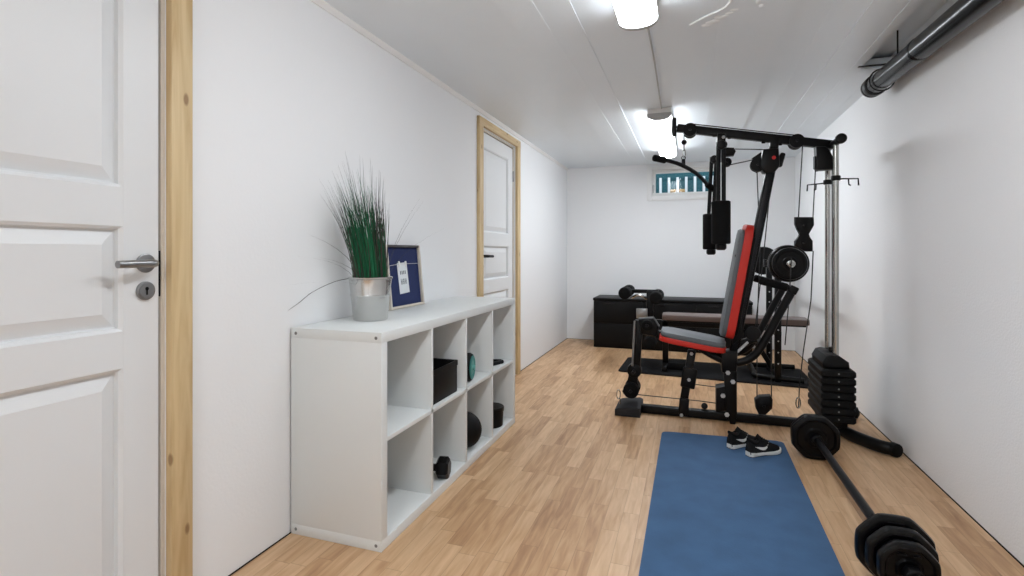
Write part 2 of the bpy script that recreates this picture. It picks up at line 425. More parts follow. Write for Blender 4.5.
# ------------------------------------------------------------------ ceiling lamps
def lamp(y0, y1, i, label, x=-.205):
    L = y1-y0
    t = thing('ceiling_lamp', label, 'lamp', (x, y0, ZC), 'tube lamps along the ceiling')
    MB().box(x-.081, x+.081, y0+.004, y1-.004, ZC-.040, ZC, .004).build('lamp_tray', M['white'], t)
    def sec(w_, d_, n=16): return [(x-w_*math.cos(PI*k/n), ZC-.036-d_*(math.sin(PI*k/n)**.62)) for k in range(n+1)]
    b = MB(); o = sec(.079, .046); b.prism([(p[0], y0+.022, p[1]) for p in o], (0, L-.044, 0))
    b.build('diffuser', M['lens%d' % i], t)
    for ya, yb in ((y0, y0+.024), (y1-.024, y1)):
        e = MB(); o = sec(.083, .050); e.prism([(p[0], ya, p[1]) for p in o], (0, yb-ya, 0), .004)
        e.build('lamp_end', M['lampend'], t)
    return t
lamp(.62, 2.24, 0, 'long white tube ceiling lamp at the top edge of the picture, nearest in view')
lamp(3.80, 5.42, 2, 'long white tube ceiling lamp over the far end, beside the gym boom tip')
lamp(-2.55, -.93, 1, 'unseen tube ceiling lamp added as fill light behind the viewpoint')  # out of view, added to light the room from behind
cbl = MB()
cbl.tube([(-.18, 2.22, ZC-.006), (-.178, 2.8, ZC-.006), (-.184, 3.3, ZC-.006), (-.19, 3.83, ZC-.006)], .0045, 8, 4)
tag(cbl.build('lamp_cable', M['lampend']), 'thin grey cable on the ceiling joining the two tube lamps', 'cable')
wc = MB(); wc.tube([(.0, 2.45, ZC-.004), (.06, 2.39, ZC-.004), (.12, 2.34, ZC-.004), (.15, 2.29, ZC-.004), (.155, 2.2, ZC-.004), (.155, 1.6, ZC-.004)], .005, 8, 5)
tag(wc.build('ceiling_wire', M['wire_glint']), 'short white curved wire on the ceiling right of the near lamp', 'wire')
pl = MB()  # raised white lumps imitate bright glints on the ceiling boards
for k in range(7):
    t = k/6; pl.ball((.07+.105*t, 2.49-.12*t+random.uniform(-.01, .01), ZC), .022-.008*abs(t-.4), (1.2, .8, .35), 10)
struct(pl.build('trim_2', M['wire_glint']))
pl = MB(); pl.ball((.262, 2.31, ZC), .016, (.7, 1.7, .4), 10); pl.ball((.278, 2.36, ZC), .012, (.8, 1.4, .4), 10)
struct(pl.build('trim_3', M['wire_glint']))  # smaller pair of lumps imitating glints

# ------------------------------------------------------------------ drain pipe under the ceiling, right
A, B = V((.968, 3.36, 1.974)), V((.968, -1.0, 1.84)); dr = (B-A).normalized()
pp = thing('drain_pipe', 'thick dark grey drain pipe slung along the ceiling above the right wall', 'pipe', A)
MB().tube([A, A+dr*.60], .0495, 28).build('pipe_length', M['pipe'], pp)
MB().tube([A+dr*.58, B], .0505, 28).build('pipe_length', M['pipe'], pp)
MB().lathe(A+dr*.56, dr, [(.0495, 0), (.0525, .003), (.0530, .02), (.0525, .04), (.0505, .044)], 28).build('pipe_socket', M['pipe'], pp)
MB().lathe(A-dr*.085, dr, [(.03, 0), (.05, .006), (.055, .02), (.055, .032), (.050, .036), (.050, .048), (.057, .052), (.058, .085), (.056, .092), (.049, .096)], 28).build('pipe_end_cap', M['pipeb'], pp)
q = A+dr*.10
MB().tube([q+V((math.cos(t)*.058, 0, math.sin(t)*.058)) for t in [PI*k/10-.2 for k in range(0, 35-13)]], .004, 8).beam(q+V((-.11, -.0, .080)), q+V((.05, 0, .080)), .022, .005, (0, 0, 1), .001).build('pipe_clamp', M['pipeb'], pp)
q = A+dr*.32
MB().cyl(q+V((0, 0, .045)), q+V((0, 0, ZC+.076-q.z)), .004, 8).build('hanger_rod', M['dsteel'], pp)

# ------------------------------------------------------------------ cube shelf
SX0, SX1, SY0, SY1, SH = -1.413, -1.022, 1.574, 3.044, .77
sh = thing('cube_shelf', 'long low white shelf unit of eight open cubes against the left wall', 'shelf', ((SX0+SX1)/2, (SY0+SY1)/2, 0))
T = .038
MB().box(SX0, SX1, SY0, SY1, SH-T, SH, .0015).build('top_board', M['kallax'], sh)
MB().box(SX0, SX1, SY0+.0, SY1, 0, T, .0015).build('bottom_board', M['kallax'], sh)
for a in (SY0, SY1-T): MB().box(SX0, SX1, a, a+T, T-.0005, SH-T+.0005, .0008).build('side_board', M['kallax'], sh)
IW = (SY1-SY0-2*T); pt = .016; cw = (IW-3*pt)/4
MB().box(SX0+.004, SX1-.001, SY0+T, SY1-T, .377, .393, .001).build('middle_shelf', M['kallax'], sh)
cellY = []
for k in range(4):
    ya = SY0+T+k*(cw+pt); cellY.append(ya)
    if k: MB().box(SX0+.004, SX1-.001, ya-pt, ya, T, SH-T, .001).build('divider', M['kallax'], sh)
for xx in (SX0+.022, SX1-.022):
    for z in (.02, SH-.02):
        MB().cyl((xx, SY0-.0012, z), (xx, SY0+.002, z), .006, 14, .0008).build('screw', M['kgrey'], sh)

# things in the shelf
Zu, Zl = .393, T
y = cellY[1]
bx = thing('storage_box', 'open black storage box in the upper row of the white cube shelf', 'box', (-1.16, y+.16, Zu))
b = MB(); xa, xb, ya, yb = -1.315, -1.045, y+.030, y+.285
for w_ in ((xa, xb, ya, ya+.008, Zu, Zu+.147), (xa, xb, yb-.008, yb, Zu, Zu+.147), (xa, xa+.008, ya+.008, yb-.008, Zu, Zu+.147), (xb-.008, xb, ya+.008, yb-.008, Zu, Zu+.147), (xa, xb, ya, yb, Zu, Zu+.008)):
    b.box(*w_, .002)
b.build('box_body', M['plastic'], bx)
MB().box(xb-.002, xb+.003, ya-.002, yb+.002, Zu+.124, Zu+.149, .002).box(xa-.002, xb, ya-.003, ya+.001, Zu+.124, Zu+.149, .002).box(xa-.002, xb, yb-.001, yb+.003, Zu+.124, Zu+.149, .002).build('box_rim', M['rubber'], bx)
# teal wheel, standing on its edge
y = cellY[2]
c = V((-1.082, 2.440, Zu+.072)); ax = V((.985, .17, 0)).normalized()
tw = thing('ab_wheel', 'small teal exercise wheel standing on edge in the upper row', 'wheel', (c.x, c.y, Zu))
MB().lathe(c-ax*.032, ax, [(.05, 0), (.066, .003), (.072, .012), (.072, .05), (.066, .061), (.05, .064)], 32).build('tyre', M['rubber'], tw)
MB().lathe(c+ax*.0305, ax, [(.058, 0), (.060, .003), (.050, .006), (.044, .004)], 32).build('wheel_rim', M['teal'], tw)
MB().lathe(c+ax*.030, ax, [(.045, 0), (.043, .004), (.015, .0055), (.014, .013), (.010, .016)], 28).build('wheel_disc', M['tealin'], tw)
# clip thing in the last upper cube
y = cellY[3]
gp = thing('hand_gripper', 'small black hand gripper lying in the farthest upper cube', 'gripper', (-1.09, y+.16, Zu))
MB().tube([(-1.13, y+.105, Zu+.085), (-1.105, y+.11, Zu+.03), (-1.09, y+.135, Zu+.012), (-1.05, y+.225, Zu+.012)], [.010, .011, .012, .011], 10, 5).build('gripper_handle', M['rubber'], gp)
MB().tube([(-1.15, y+.20, Zu+.012), (-1.11, y+.22, Zu+.012), (-1.06, y+.235, Zu+.012)], .011, 10, 5).build('gripper_handle', M['rubber'], gp)
MB().tube([(-1.15+.02*math.cos(t)-.004, y+.145+.055*math.sin(t), Zu+.012) for t in [PI*.5+PI*k/10 for k in range(11)]], .005, 8).build('gripper_spring', M['plastic'], gp)
# dumbbell, ball, tub
y = cellY[1]
c = V((-1.105, 2.105, Zl+.0425)); ax = V((.97, .22, 0)).normalized()
db = thing('dumbbell', 'short black hexagon dumbbell lying in the lower row of the shelf', 'dumbbell', (c.x, c.y, Zl))
for sg in (-1, 1):
    MB().lathe(c+ax*(sg*.055)-ax*.028, ax, [(.038, 0), (.049, .008), (.049, .048), (.038, .056)], 6, PI/6).build('dumbbell_head', M['iron'], db, 25)
MB().cyl(c-ax*.03, c+ax*.03, .016, 16).build('dumbbell_grip', M['dsteel'], db)
y = cellY[2]
c = V((-1.11, 2.475, Zl+.092)); r = .092
sb = thing('medicine_ball', 'black medicine ball in the lower row, second cube from the far end', 'ball', (c.x, c.y, Zl))
MB().ball(c, r, (1, 1, 1), 32).build('ball_shell', M['rubber'], sb)
MB().lathe(c+V((-.004, 0, 0)), (1, 0, 0), [(r-.001, 0), (r+.0015, .001), (r+.0015, .007), (r-.001, .008)], 40).build('ball_seam', M['plastic'], sb)
y = cellY[3]
c = V((-1.105, 2.845, Zl))
tb = thing('round_tub', 'round black lidded tub in the farthest lower cube', 'tub', c)
MB().lathe(c, (0, 0, 1), [(.064, 0), (.070, .004), (.074, .085), (.074, .09)], 32).build('tub_body', M['plastic'], tb)
MB().lathe(c+V((0, 0, .088)), (0, 0, 1), [(.077, 0), (.078, .003), (.078, .020), (.074, .025), (.02, .027), (0, .027)], 32).build('tub_lid', M['iron'], tb)

# ------------------------------------------------------------------ potted grass
pc = V((-1.264, 1.866, SH))
pg = thing('potted_grass', 'tall green artificial grass in a zinc bucket on the white shelf', 'plant', pc)
MB().lathe(pc, (0, 0, 1), [(a*.95, b) for a, b in [(.066, 0), (.072, .002), (.074, .006), (.0835, .098), (.0865, .104), (.0845, .110), (.092, .170), (.096, .173), (.0965, .178), (.094, .180), (.089, .176), (.0835, .12), (.082, .12), (0, .12)]], 40).build('bucket', M['galv'], pg)
MB().lathe(pc+V((0, 0, .12)), (0, 0, 1), [(.076, .0), (.077, .025), (.06, .034), (0, .038)], 28).build('soil', M['soil'], pg)
def blades(n, spread, h0, h1, wd, lean, seed):
    rd = random.Random(seed); b = MB()
    for k in range(n):
        a = rd.uniform(0, 2*PI); rr = spread*math.sqrt(rd.random())
        base = pc+V((math.cos(a)*rr, math.sin(a)*rr, .135))
        h = rd.uniform(h0, h1)*(1-.30*rr/spread); ln = rd.uniform(*lean)*h
        a2 = a+rd.uniform(-.7, .7); d = V((math.cos(a2), math.sin(a2), 0))*ln+V((-.03, -.055, 0))*h/.4
        ln = d.length; d.normalize(); sd = V((-d.y, d.x, 0)).lerp(V((1, 0, 0)), rd.random()*.6).normalized()
        blade(b, base, d, sd, h, ln, wd*rd.uniform(.7, 1.2))
    return b
def blade(b, base, d, sd, h, ln, wd, droop=0):
    prev = None; N = 6
    for i in range(N+1):
        t = i/N; p = base+d*(ln*t**1.7)+V((0, 0, h*(t-droop*t*t)))
        if p.x < XL+.006: p.x = XL+.006
        w_ = wd*(1-t**2.2)+.0002
        cur = [b.bm.verts.new(p-sd*w_), b.bm.verts.new(p+V((d.x, d.y, 0))*w_*.5), b.bm.verts.new(p+sd*w_)]
        if prev:
            b.bm.faces.new((prev[0], prev[1], cur[1], cur[0])); b.bm.faces.new((prev[1], prev[2], cur[2], cur[1]))
        prev = cur
g1 = blades(300, .070, .30, .52, .0022, (.0, .11), 3)
g1.build('green_blades', M['grass'], pg)
g2 = blades(170, .070, .34, .58, .0015, (.02, .20), 5)
for dx_, dy_, h, ln, dr_ in ((-.03, -1, .30, .30, .30), (-.4, -.9, .24, .26, .45), (.1, -1, .20, .30, .35), (-.1, -1, .36, .22, 0), (.75, .65, .30, .26, .15), (.9, .3, .36, .16, 0), (.7, .7, .38, .15, 0), (-.2, -1, .10, .36, .7), (.0, -1, .54, .11, 0), (-.5, .2, .56, .02, 0), (.1, -.3, .52, .05, 0), (.5, -.8, .33, .25, .4)):
    d = V((dx_, dy_, 0)).normalized(); blade(g2, pc+d*.06+V((0, 0, .135)), d, V((-d.y, d.x, 0)), h, ln, .0014, dr_)
lw = [V((-1.33, 1.83, .945)), V((-1.39, 1.795, .93)), V((-1.412, 1.69, .895)), V((-1.413, 1.622, .862)), V((-1.413, 1.56, .836))]
g2.tube(lw, [.0012, .0012, .0011, .0009, .0005], 5, 4)
g2.build('dry_blades', M['grassd'], pg)['label'] = 'dry grey brown blades'

# ------------------------------------------------------------------ framed cloth leaning on the wall
fy0, fy1 = 2.185, 2.515
root = thing('picture_frame', 'small frame of navy cloth with a white tag leaning behind the grass', 'picture frame', (-1.375, (fy0+fy1)/2, SH))
lean = math.atan2(.028, .29)
mt = Matrix.Translation((-1.383, 0, SH)) @ Matrix.Rotation(-lean, 4, 'Y')
FH, FT, fwid = .318, .022, .012
b = MB()
b.box(0, FT, fy0, fy0+fwid, 0, FH, .001, 2, mt).box(0, FT, fy1-fwid, fy1, 0, FH, .001, 2, mt).box(0, FT, fy0+fwid, fy1-fwid, 0, fwid, .001, 2, mt)
b.build('frame_border', M['frame'], root)
MB().box(0, FT, fy0+fwid, fy1-fwid, FH-fwid, FH, .001, 2, mt).build('frame_top', M['framed'], root)
MB().box(.001, .008, fy0+fwid, fy1-fwid, fwid, FH-fwid, 0, 2, mt).build('cloth', M['navy'], root)
ym = fy0+.150
m2 = mt @ Matrix.Translation((.010, ym, .160)) @ Matrix.Rotation(.05, 4, 'X')
tg = MB().box(0, .0015, -.047, .047, -.088, .068, .0005, 1, m2).build('paper_tag', M['paper'], root)
for row, (zc, hh, n) in enumerate(((.018, .018, 4), (-.028, .028, 3))):
    b = MB()
    for k in range(n):
        yy = -.030+k*(.060/n)+.004; ww = .060/n-.008
        b.box(.0015, .0022, yy, yy+.003, zc-hh/2, zc+hh/2, 0, 1, m2); b.box(.0015, .0022, yy+ww-.003, yy+ww, zc-hh/2, zc+hh/2, 0, 1, m2)
        b.box(.0015, .0022, yy, yy+ww, zc-.002, zc+.002, 0, 1, m2)
        if k % 2: b.box(.0015, .0022, yy, yy+ww, zc+hh/2-.003, zc+hh/2, 0, 1, m2)
    b.build('tag_print', M['print'], tg)

MB().tube([mt @ V((.012, fy0+.03, .215)), mt @ V((.013, ym-.03, .222)), mt @ V((.013, ym+.03, .222)), mt @ V((.014, fy1-.004, .222))], .0014, 6).build('wire', M['silver'], root)
for yy in (ym-.032, ym+.032): MB().box(.009, .016, yy-.006, yy+.006, .206, .236, .002, 1, mt).build('peg', M['white'], root)

# ------------------------------------------------------------------ mats and shoes
mo = [(-.154, 3.150), (.485, 3.195), (.468, 1.33), (-.158, 1.33)]
def rounded(poly, r, n=6):
    out = []
    for i, p in enumerate(poly):
        p = V((p[0], p[1], 0)); a = V((*poly[i-1], 0)); c = V((*poly[(i+1) % len(poly)], 0))
        d1 = (a-p).normalized(); d2 = (c-p).normalized()
        for k in range(n+1):
            t = k/n; out.append(p+d1*r*(1-t)**2+d2*r*t**2)
    return out
tag(MB().prism(rounded(mo, .035), (0, 0, .010), .003).build('exercise_mat', M['blue']), 'blue exercise mat lying on the wooden floor in the foreground', 'mat')
MT = .010
tag(MB().prism(rounded([(-.60, 4.63), (.93, 4.52), (.93, 5.22), (-.58, 5.25)], .03), (0, 0, .012), .003).build('floor_mat', M['dmat']), 'long black mat under the weight bench', 'mat')

def make_shoe():
    """a low black trainer; toe along +x, about 28 cm, outer side facing -y"""
    t = thing('running_shoe', '', 'shoe', (0, 0, 0), 'pair of black trainers')
    def outline(s, grow=0.0):
        pts = []
        N = 40
        prof = [(0, .030), (.02, .034), (.07, .034), (.12, .033), (.17, .040), (.21, .044), (.245, .038), (.268, .024), (.278, .006)]
        def wdt(x):
            for (a, wa), (b_, wb) in zip(prof, prof[1:]):
                if a <= x <= b_: return wa+(wb-wa)*(x-a)/(b_-a)
            return .0
        up = [(.278*k/N, wdt(.278*k/N)) for k in range(N+1)]
        mid = lambda x: .006*math.sin(x/.278*PI*1.3)
        o = [(x, w_*s+mid(x)) for x, w_ in up]+[(x, -w_*s+mid(x)) for x, w_ in reversed(up)]
        o[0] = (-.010, .018*s); o[len(o)-1] = (-.010, -.018*s)
        return o
    # sole: two layers
    b = MB(); o = outline(1.0); lo = []; 
    rings = []
    for z, s in ((.0, .93), (.004, 1.0), (.012, 1.02), (.019, .98)):
        oo = outline(s); rings.append([b.bm.verts.new((x, y, z+(max(0, x-.20)**2*1.6)+(max(0, .05-x)*.10 if z > .01 else 0))) for x, y in oo])
    for a, c in zip(rings, rings[1:]):
        n = len(a)
        for k in range(n): b.bm.faces.new((a[k], a[(k+1) % n], c[(k+1) % n], c[k]))
    b.bm.faces.new(rings[0][::-1]); b.bm.faces.new(rings[-1])
    b.build('sole', M['sole'], t, 50)
    ob = MB(); oo = outline(.96); ob.prism([(x, y, -.0005+(max(0, x-.20)**2*1.6)) for x, y in oo], (0, 0, .0045)); ob.build('outsole', M['rubber'], t)
    # upper: cross sections along x
    secs = [(-.006, .024, .078), (.01, .029, .092), (.04, .031, .086), (.075, .031, .076), (.105, .032, .088), (.135, .034, .084), (.165, .036, .070), (.20, .037, .056), (.235, .033, .046), (.258, .022, .040), (.270, .008, .034)]
    b = MB(); rings = []
    for x, w_, h in secs:
        mid = .006*math.sin(max(x, 0)/.278*PI*1.3); z0 = .015; ring = []
        for k in range(13):
            a = PI*k/12; ex = .75
            yy = math.copysign(abs(math.cos(a))**ex, math.cos(a))*w_*(1-.25*math.sin(a)); zz = z0+(h-z0)*math.sin(a)**.85
            ring.append(b.bm.verts.new((x, mid+yy, zz)))
        rings.append(ring)
    for a, c in zip(rings, rings[1:]):
        for k in range(12): b.bm.faces.new((a[k], a[k+1], c[k+1], c[k]))
        b.bm.faces.new((a[12], a[0], c[0], c[12]))
    b.bm.faces.new(rings[0]); b.bm.faces.new(rings[-1][::-1])
    up = b.build('upper', M['shoe'], t, 60)
    # collar ring and opening
    cpts = []
    for k in range(16):
        a = 2*PI*k/16; x = .050+.050*math.cos(a); cpts.append(V((x, .004+.026*math.sin(a), .086-.014*math.sin(PI*min(max((x)/.10, 0), 1))+.004*math.cos(2*a))))
    MB().tube(cpts+[cpts[0]], .007, 10, 2, False).build('collar', M['foam'], t)
    MB().beam((.083, .004, .080), (.108, .005, .098), .040, .006, (0, -.6, 1), .002).build('tongue', M['foam'], t)
    lb = MB()
    for k in range(5):
        x = .112+k*.017; z = .091-k*.0068; lb.tube([(x-.006, -.018, z-.010), (x, .004, z+.003), (x+.006, .026, z-.010)], .0025, 8, 4)
    lb.build('laces', M['plastic'], t)
    # white check mark on both flanks
    ck = [(.035, .052), (.085, .034), (.105, .030), (.122, .031), (.140, .040), (.172, .064), (.168, .0645), (.150, .054), (.134, .0475), (.118, .045), (.100, .0455), (.070, .0485)]
    for sg in (-1, 1):
        vs = []
        c = MB()
        for x, z in ck:
            # flank position of the upper at this height
            for (xa, wa, ha), (xb, wb, hb) in zip(secs, secs[1:]):
                if xa <= x <= xb:
                    q = (x-xa)/(xb-xa); wv = wa+(wb-wa)*q; hv = ha+(hb-ha)*q
            sa = min(max((z-.015)/(hv-.015), 0), 1)**(1/.85); ca = math.sqrt(max(0, 1-sa*sa))
            yy = ca**.75*wv*(1-.25*sa); mid = .006*math.sin(x/.278*PI*1.3)
            vs.append(V((x, mid+sg*(yy+.0018), z)))
        a = [c.bm.verts.new(v) for v in vs]; d = [c.bm.verts.new(v-V((0, sg*.004, 0))) for v in vs]
        n = len(a)
        for lst, mir in ((a, 1), (d, 1)):
            fs = c.bm.faces.new(lst)
            bmesh.ops.triangulate(c.bm, faces=[fs])
        for k in range(n): c.bm.faces.new((a[k], a[(k+1) % n], d[(k+1) % n], d[k]))
        c.build('check_mark', M['sole'], up)
    return t
s1 = make_shoe()
s1.scale = (.70, .80, .95); s1.location = (.283, 2.905, MT+.0005); s1.rotation_euler = (0, 0, math.radians(36)); s1['label'] = 'black trainer with white sole and check mark, the front one of the pair'
s2 = dup(s1, (.200, 2.990, MT+.0005), 'black trainer partly behind the other one, at the corner of the blue mat', math.radians(42))

# ------------------------------------------------------------------ barbells and plates
def plate(b_parent, c, ax, r, t, name='weight_plate', octa=0.0, m='iron'):
    """r is the flat-to-centre radius; octa 1 gives a plain octagon, 0 a disc"""
    ax = V(ax).normalized(); c = V(c); b = MB()
    pr = [(r*.90, -t/2), (r*.97, -t*.42), (r, -t*.2), (r, t*.2), (r*.97, t*.42), (r*.88, t/2), (r*.80, t/2), (r*.74, t*.30), (r*.46, t*.30), (r*.40, t/2), (.022, t/2)]
    b.lathe(c, ax, pr, 48)
    if octa:
        for v in b.bm.verts:
            d = v.co-c; h = ax*d.dot(ax); q = d-h
            if q.length < r*.43: continue
            a = math.atan2(q.z, q.x); k = ((a+PI/8) % (PI/4))-PI/8
            v.co = c+h+q*(1+(min(1/math.cos(k), 1.062)-1)*octa)
    return b.build(name, M[m], b_parent, 28)
BX, BZ = .602, .111
bb = thing('barbell', 'short black barbell with octagonal plates lying on the floor right of the mat', 'barbell', (BX, 2.4, 0))
def bxa(y): return BX+.010*(3.0-y)
ba_ = V((bxa(1.8)-bxa(3.1), -1.3, 0)).normalized()
MB().tube([(bxa(3.14), 3.14, BZ), (bxa(1.76), 1.76, BZ)], .0168, 20).build('bar', M['dsteel'], bb)
for y in (2.955, 1.994): MB().cyl((bxa(y), y-.010, BZ), (bxa(y), y+.010, BZ), .027, 24, .003).build('bar_stop', M['iron'], bb)
for y, r in ((3.0, .110), (3.045, .104)): plate(bb, (bxa(y), y, BZ), ba_ if r == .110 else -ba_, r, .040, octa=.75)
for y, r in ((1.952, .107), (1.898, .094), (1.846, .079)):
    po = plate(bb, (bxa(y), y, BZ), ba_, r, .036, octa=.75)
    for xa, xb, za, zb in ((-.022, .022, .80, .86), (-.032, -.008, .56, .62), (.010, .028, .54, .60)):
        MB().box(bxa(y)+xa, bxa(y)+xb, y-.0200, y-.010, BZ+r*za, BZ+r*zb, .001).build('plate_marking', M['dsteel'], po)
for y in (3.085, 1.805): MB().lathe((bxa(y), y, BZ), ba_, [(.018, -.014), (.030, -.012), (.031, 0), (.026, .010), (.018, .014)], 6).build('bar_collar', M['iron'], bb)

# weight bench at the back
be = thing('weight_bench', 'black weight bench with brown pad and rack uprights behind the gym', 'bench', (.3, 4.9, 0))
MTZ = .0125
MB().prism([V((p.x, p.y, .452)) for p in rounded([(-.235, 4.77), (.925, 4.77), (.925, 5.03), (-.235, 5.03)], .04)], (0, 0, .045), .012, 3).build('bench_pad', M['benchv'], be)
MB().box(-.20, .90, 4.80, 5.0, .436, .455, .004).build('pad_board', M['black'], be)
MB().beam((-.30, 4.9, .41), (.69, 4.9, .41), .05, .05, (0, 0, 1)).build('bench_rail', M['black'], be)
for (x, y) in ((.667, 4.64), (.667, 5.13)):
    up = MB().beam((x, y, MTZ), (x, y, .93), .046, .046, (0, 1, 0), .004).build('upright', M['black'], be)
    for k in range(8): MB().cyl((x, y-.0245, .16+k*.09), (x, y-.0228, .16+k*.09), .006, 10).build('pin_hole', M['silver'], up)
    MB().beam((x-.036, y, .93), (x-.036, y, .99), .012, .046, (0, 1, 0), .003).beam((x+.062, y, .93), (x+.062, y, .985), .012, .046, (0, 1, 0), .003).beam((x-.042, y, .925), (x+.068, y, .925), .012, .046, (0, 1, 0), .003).build('bar_catch', M['black'], be)
MB().beam((.667, 4.62, .40), (.667, 5.15, .40), .05, .04, (0, 0, 1)).build('cross_tube', M['black'], be)
MB().tube([(.85, 4.60, .040), (.53, 4.68, .040), (.51, 4.76, .040), (.51, 5.05, .040), (.54, 5.13, .040), (.87, 5.13, .040)], .022, 14, 5).build('rear_foot', M['black'], be)
MB().beam((.667, 4.62, .040), (.667, 5.15, .040), .04, .04, (0, 0, 1)).build('foot_tube', M['black'], be)
MB().beam((.667, 4.9, .06), (.46, 4.9, .40), .04, .04, (0, 1, 0)).build('brace', M['black'], be)
MB().beam((-.21, 4.9, .05), (-.21, 4.9, .43), .05, .05, (0, 1, 0)).build('front_leg', M['black'], be)
MB().beam((-.21, 4.70, .035), (-.21, 5.10, .035), .045, .045, (0, 0, 1)).build('front_foot', M['black'], be)
MB().beam((-.345, 4.9, .22), (-.345, 4.9, .70), .06, .07, (0, 1, 0)).beam((-.345, 4.9, .41), (-.24, 4.9, .41), .06, .06, (0, 0, 1)).build('curl_post', M['black'], be)
MB().beam((-.57, 4.9, .693), (-.27, 4.9, .693), .034, .034, (0, 0, 1)).build('curl_arm', M['black'], be)
for cx, cz in ((-.552, .686), (-.285, .650), (-.335, .25)):
    MB().tube([(cx, 4.70, cz), (cx, 5.1, cz)], .012, 12).build('roller_bar', M['dsteel'], be)
    for ya, yb in ((4.69, 4.86), (4.94, 5.11)): MB().cyl((cx, ya, cz), (cx, yb, cz), .054, 24, .012).build('foam_roller', M['foam'], be)
MB().tube([(-.50, 4.82, .635), (-.45, 4.80, .665), (-.40, 4.80, .655), (-.37, 4.82, .630)], .010, 10, 5).build('curl_handle', M['chrome'], be)
q = P(642, 313.5, 4.82)
MB().box(q.x-.05, q.x+.05, 4.81, 4.83, q.z-.045, q.z+.045, .006).build('height_bracket', M['steel'], be)
MB().box(-.185, -.02, 4.80, 5.0, MTZ, .075, .008).build('foot_pad', M['rubber'], be)
rb = thing('barbell', 'long barbell with round plates resting across the bench rack', 'barbell', (.700, 4.95, .95))
rz = .966
MB().tube([(.700, 4.18, rz), (.700, 6.02, rz)], .014, 16).build('bar', M['chrome'], rb)
for y0_, sg in ((4.40, -1), (5.78, 1)):
    for k, r in enumerate((.140, .138, .120)):
        y = y0_+sg*k*.040
        plate(rb, (.700, y, rz), (0, sg, 0), r, .034)
    MB().cyl((.700, y0_+sg*.135-.012, rz), (.700, y0_+sg*.135+.012, rz), .028, 18, .003).build('bar_collar', M['chrome'], rb)
    if sg < 0: MB().box(.673, .733, 4.281, 4.287, rz-.008, rz+.008, .001).build('plate_marking', M['silver'], rb)

# long low cabinet by the back wall
cbn = thing('low_cabinet', 'long low black cabinet standing by the back wall', 'cabinet', (-.22, 5.97, 0))
cx0, cx1, cy0, cy1, cz = -1.017, .600, 5.74, 6.20, .545
MB().box(cx0+.004, cx1-.004, cy0+.020, cy1, .0, cz-.026, .002).build('cabinet_body', M['cab'], cbn)
MB().box(cx0, cx1, cy0-.004, cy1, cz-.026, cz, .002).build('cabinet_top', M['cab'], cbn)
n = 3; fw = (cx1-cx0-.012)/n
for k in range(n):
    xa = cx0+.006+k*fw
    for z0, z1 in ((.025, .27), (.276, cz-.032)):
        d = MB().box(xa+.003, xa+fw-.003, cy0, cy0+.019, z0, z1, .002).build('drawer', M['cab'], cbn)
        if z1 > .4: MB().box(xa+fw*.22, xa+fw*.42, cy0-.010, cy0-.001, z1-.030, z1-.018, .002).build('drawer_handle', M['dsteel'], d)

# ------------------------------------------------------------------ home gym
gy = thing('home_gym', 'black multi station home gym with red and grey pads', 'gym machine', (.2, GY, 0))
def part(mb, name, m, parent=None): return mb.build(name, M[m], parent or gy)
def bolt(u, v, y, parent=None, r=.011, m='silver'):
    p = P(u, v, y); return part(MB().cyl(p, p+V((0, .012, 0)), r, 6).cyl(p+V((0, -.006, 0)), p, r*.6, 10), 'bolt', m)
# base
part(MB().beam((-.34, GY, .031), (.80, GY, .031), .05, .05, (0, 0, 1)), 'base_beam', 'black')
part(MB().prism([(-.458, 3.375, 0), (-.300, 3.375, 0), (-.300, 3.375, .060), (-.320, 3.375, .068), (-.440, 3.375, .052), (-.458, 3.375, .040)], (0, .25, 0), .008), 'front_foot', 'gpad')
part(MB().tube([(.995, 3.17, .036), (.945, 3.20, .036), (.885, 3.28, .036), (.835, 3.38, .036), (.820, GY, .036), (.835, 3.62, .036), (.885, 3.72, .036), (.945, 3.80, .036), (.995, 3.83, .036)], .033, 18, 6), 'rear_foot', 'black')
for ya, yb in ((3.150, 3.185), (3.815, 3.85)):
    part(MB().cyl((.985+(.02 if ya < 3.5 else .02), ya, .036), (.985+.0, yb if ya < 3.5 else ya, .036) if ya < 3.5 else (.985, yb-.03, .036), .0355, 18, .006), 'foot_cap', 'plastic')
# front brace
a, b_ = P(682, 412), P(692, 350)
part(MB().beam(a+V((0, 0, .0)), b_, .05, .05, (0, 1, 0)), 'front_brace', 'black')
part(MB().beam(P(687.3, 388, GY-.03), P(690.6, 368, GY-.03), .088, .012, (0, 1, 0), .01), 'brace_bracket', 'black')
part(MB().beam(P(683, 416, GY-.032), P(684.5, 398, GY-.032), .06, .010, (0, 1, 0), .01), 'foot_bracket', 'black')
for u, v in ((681.5, 415.5), (689, 380), (691.5, 354)): bolt(u, v, GY-.045)
# main post
part(MB().beam((P(731, 412).x, GY, .02), P(728, 350), .060, .062, (0, 1, 0)), 'main_post', 'black')
def quad(pts, y0, y1, bev=.006): return MB().prism([P(u, v, y0) for u, v in pts], (0, y1-y0, 0), bev)
part(quad([(716, 388), (726, 386), (727, 411), (716, 412)], GY-.05, GY+.05), 'post_bracket', 'black')
part(quad([(724, 352), (733, 351), (737, 372), (737, 416), (735, 427), (731, 427), (726, 410), (724, 380)], GY-.055, GY-.037), 'post_plate', 'black')
part(quad([(721, 352), (738, 351), (737, 372), (722, 373)], GY-.06, GY+.06, .012), 'post_head', 'black')
for u, v in ((728, 373), (723, 396), (727, 415), (733, 382)): bolt(u, v, GY-.067, r=.014)
part(MB().cyl(P(704.5, 406, GY-.02), P(704.5, 406, GY+.02), .02, 14, .004), 'beam_cap', 'plastic')
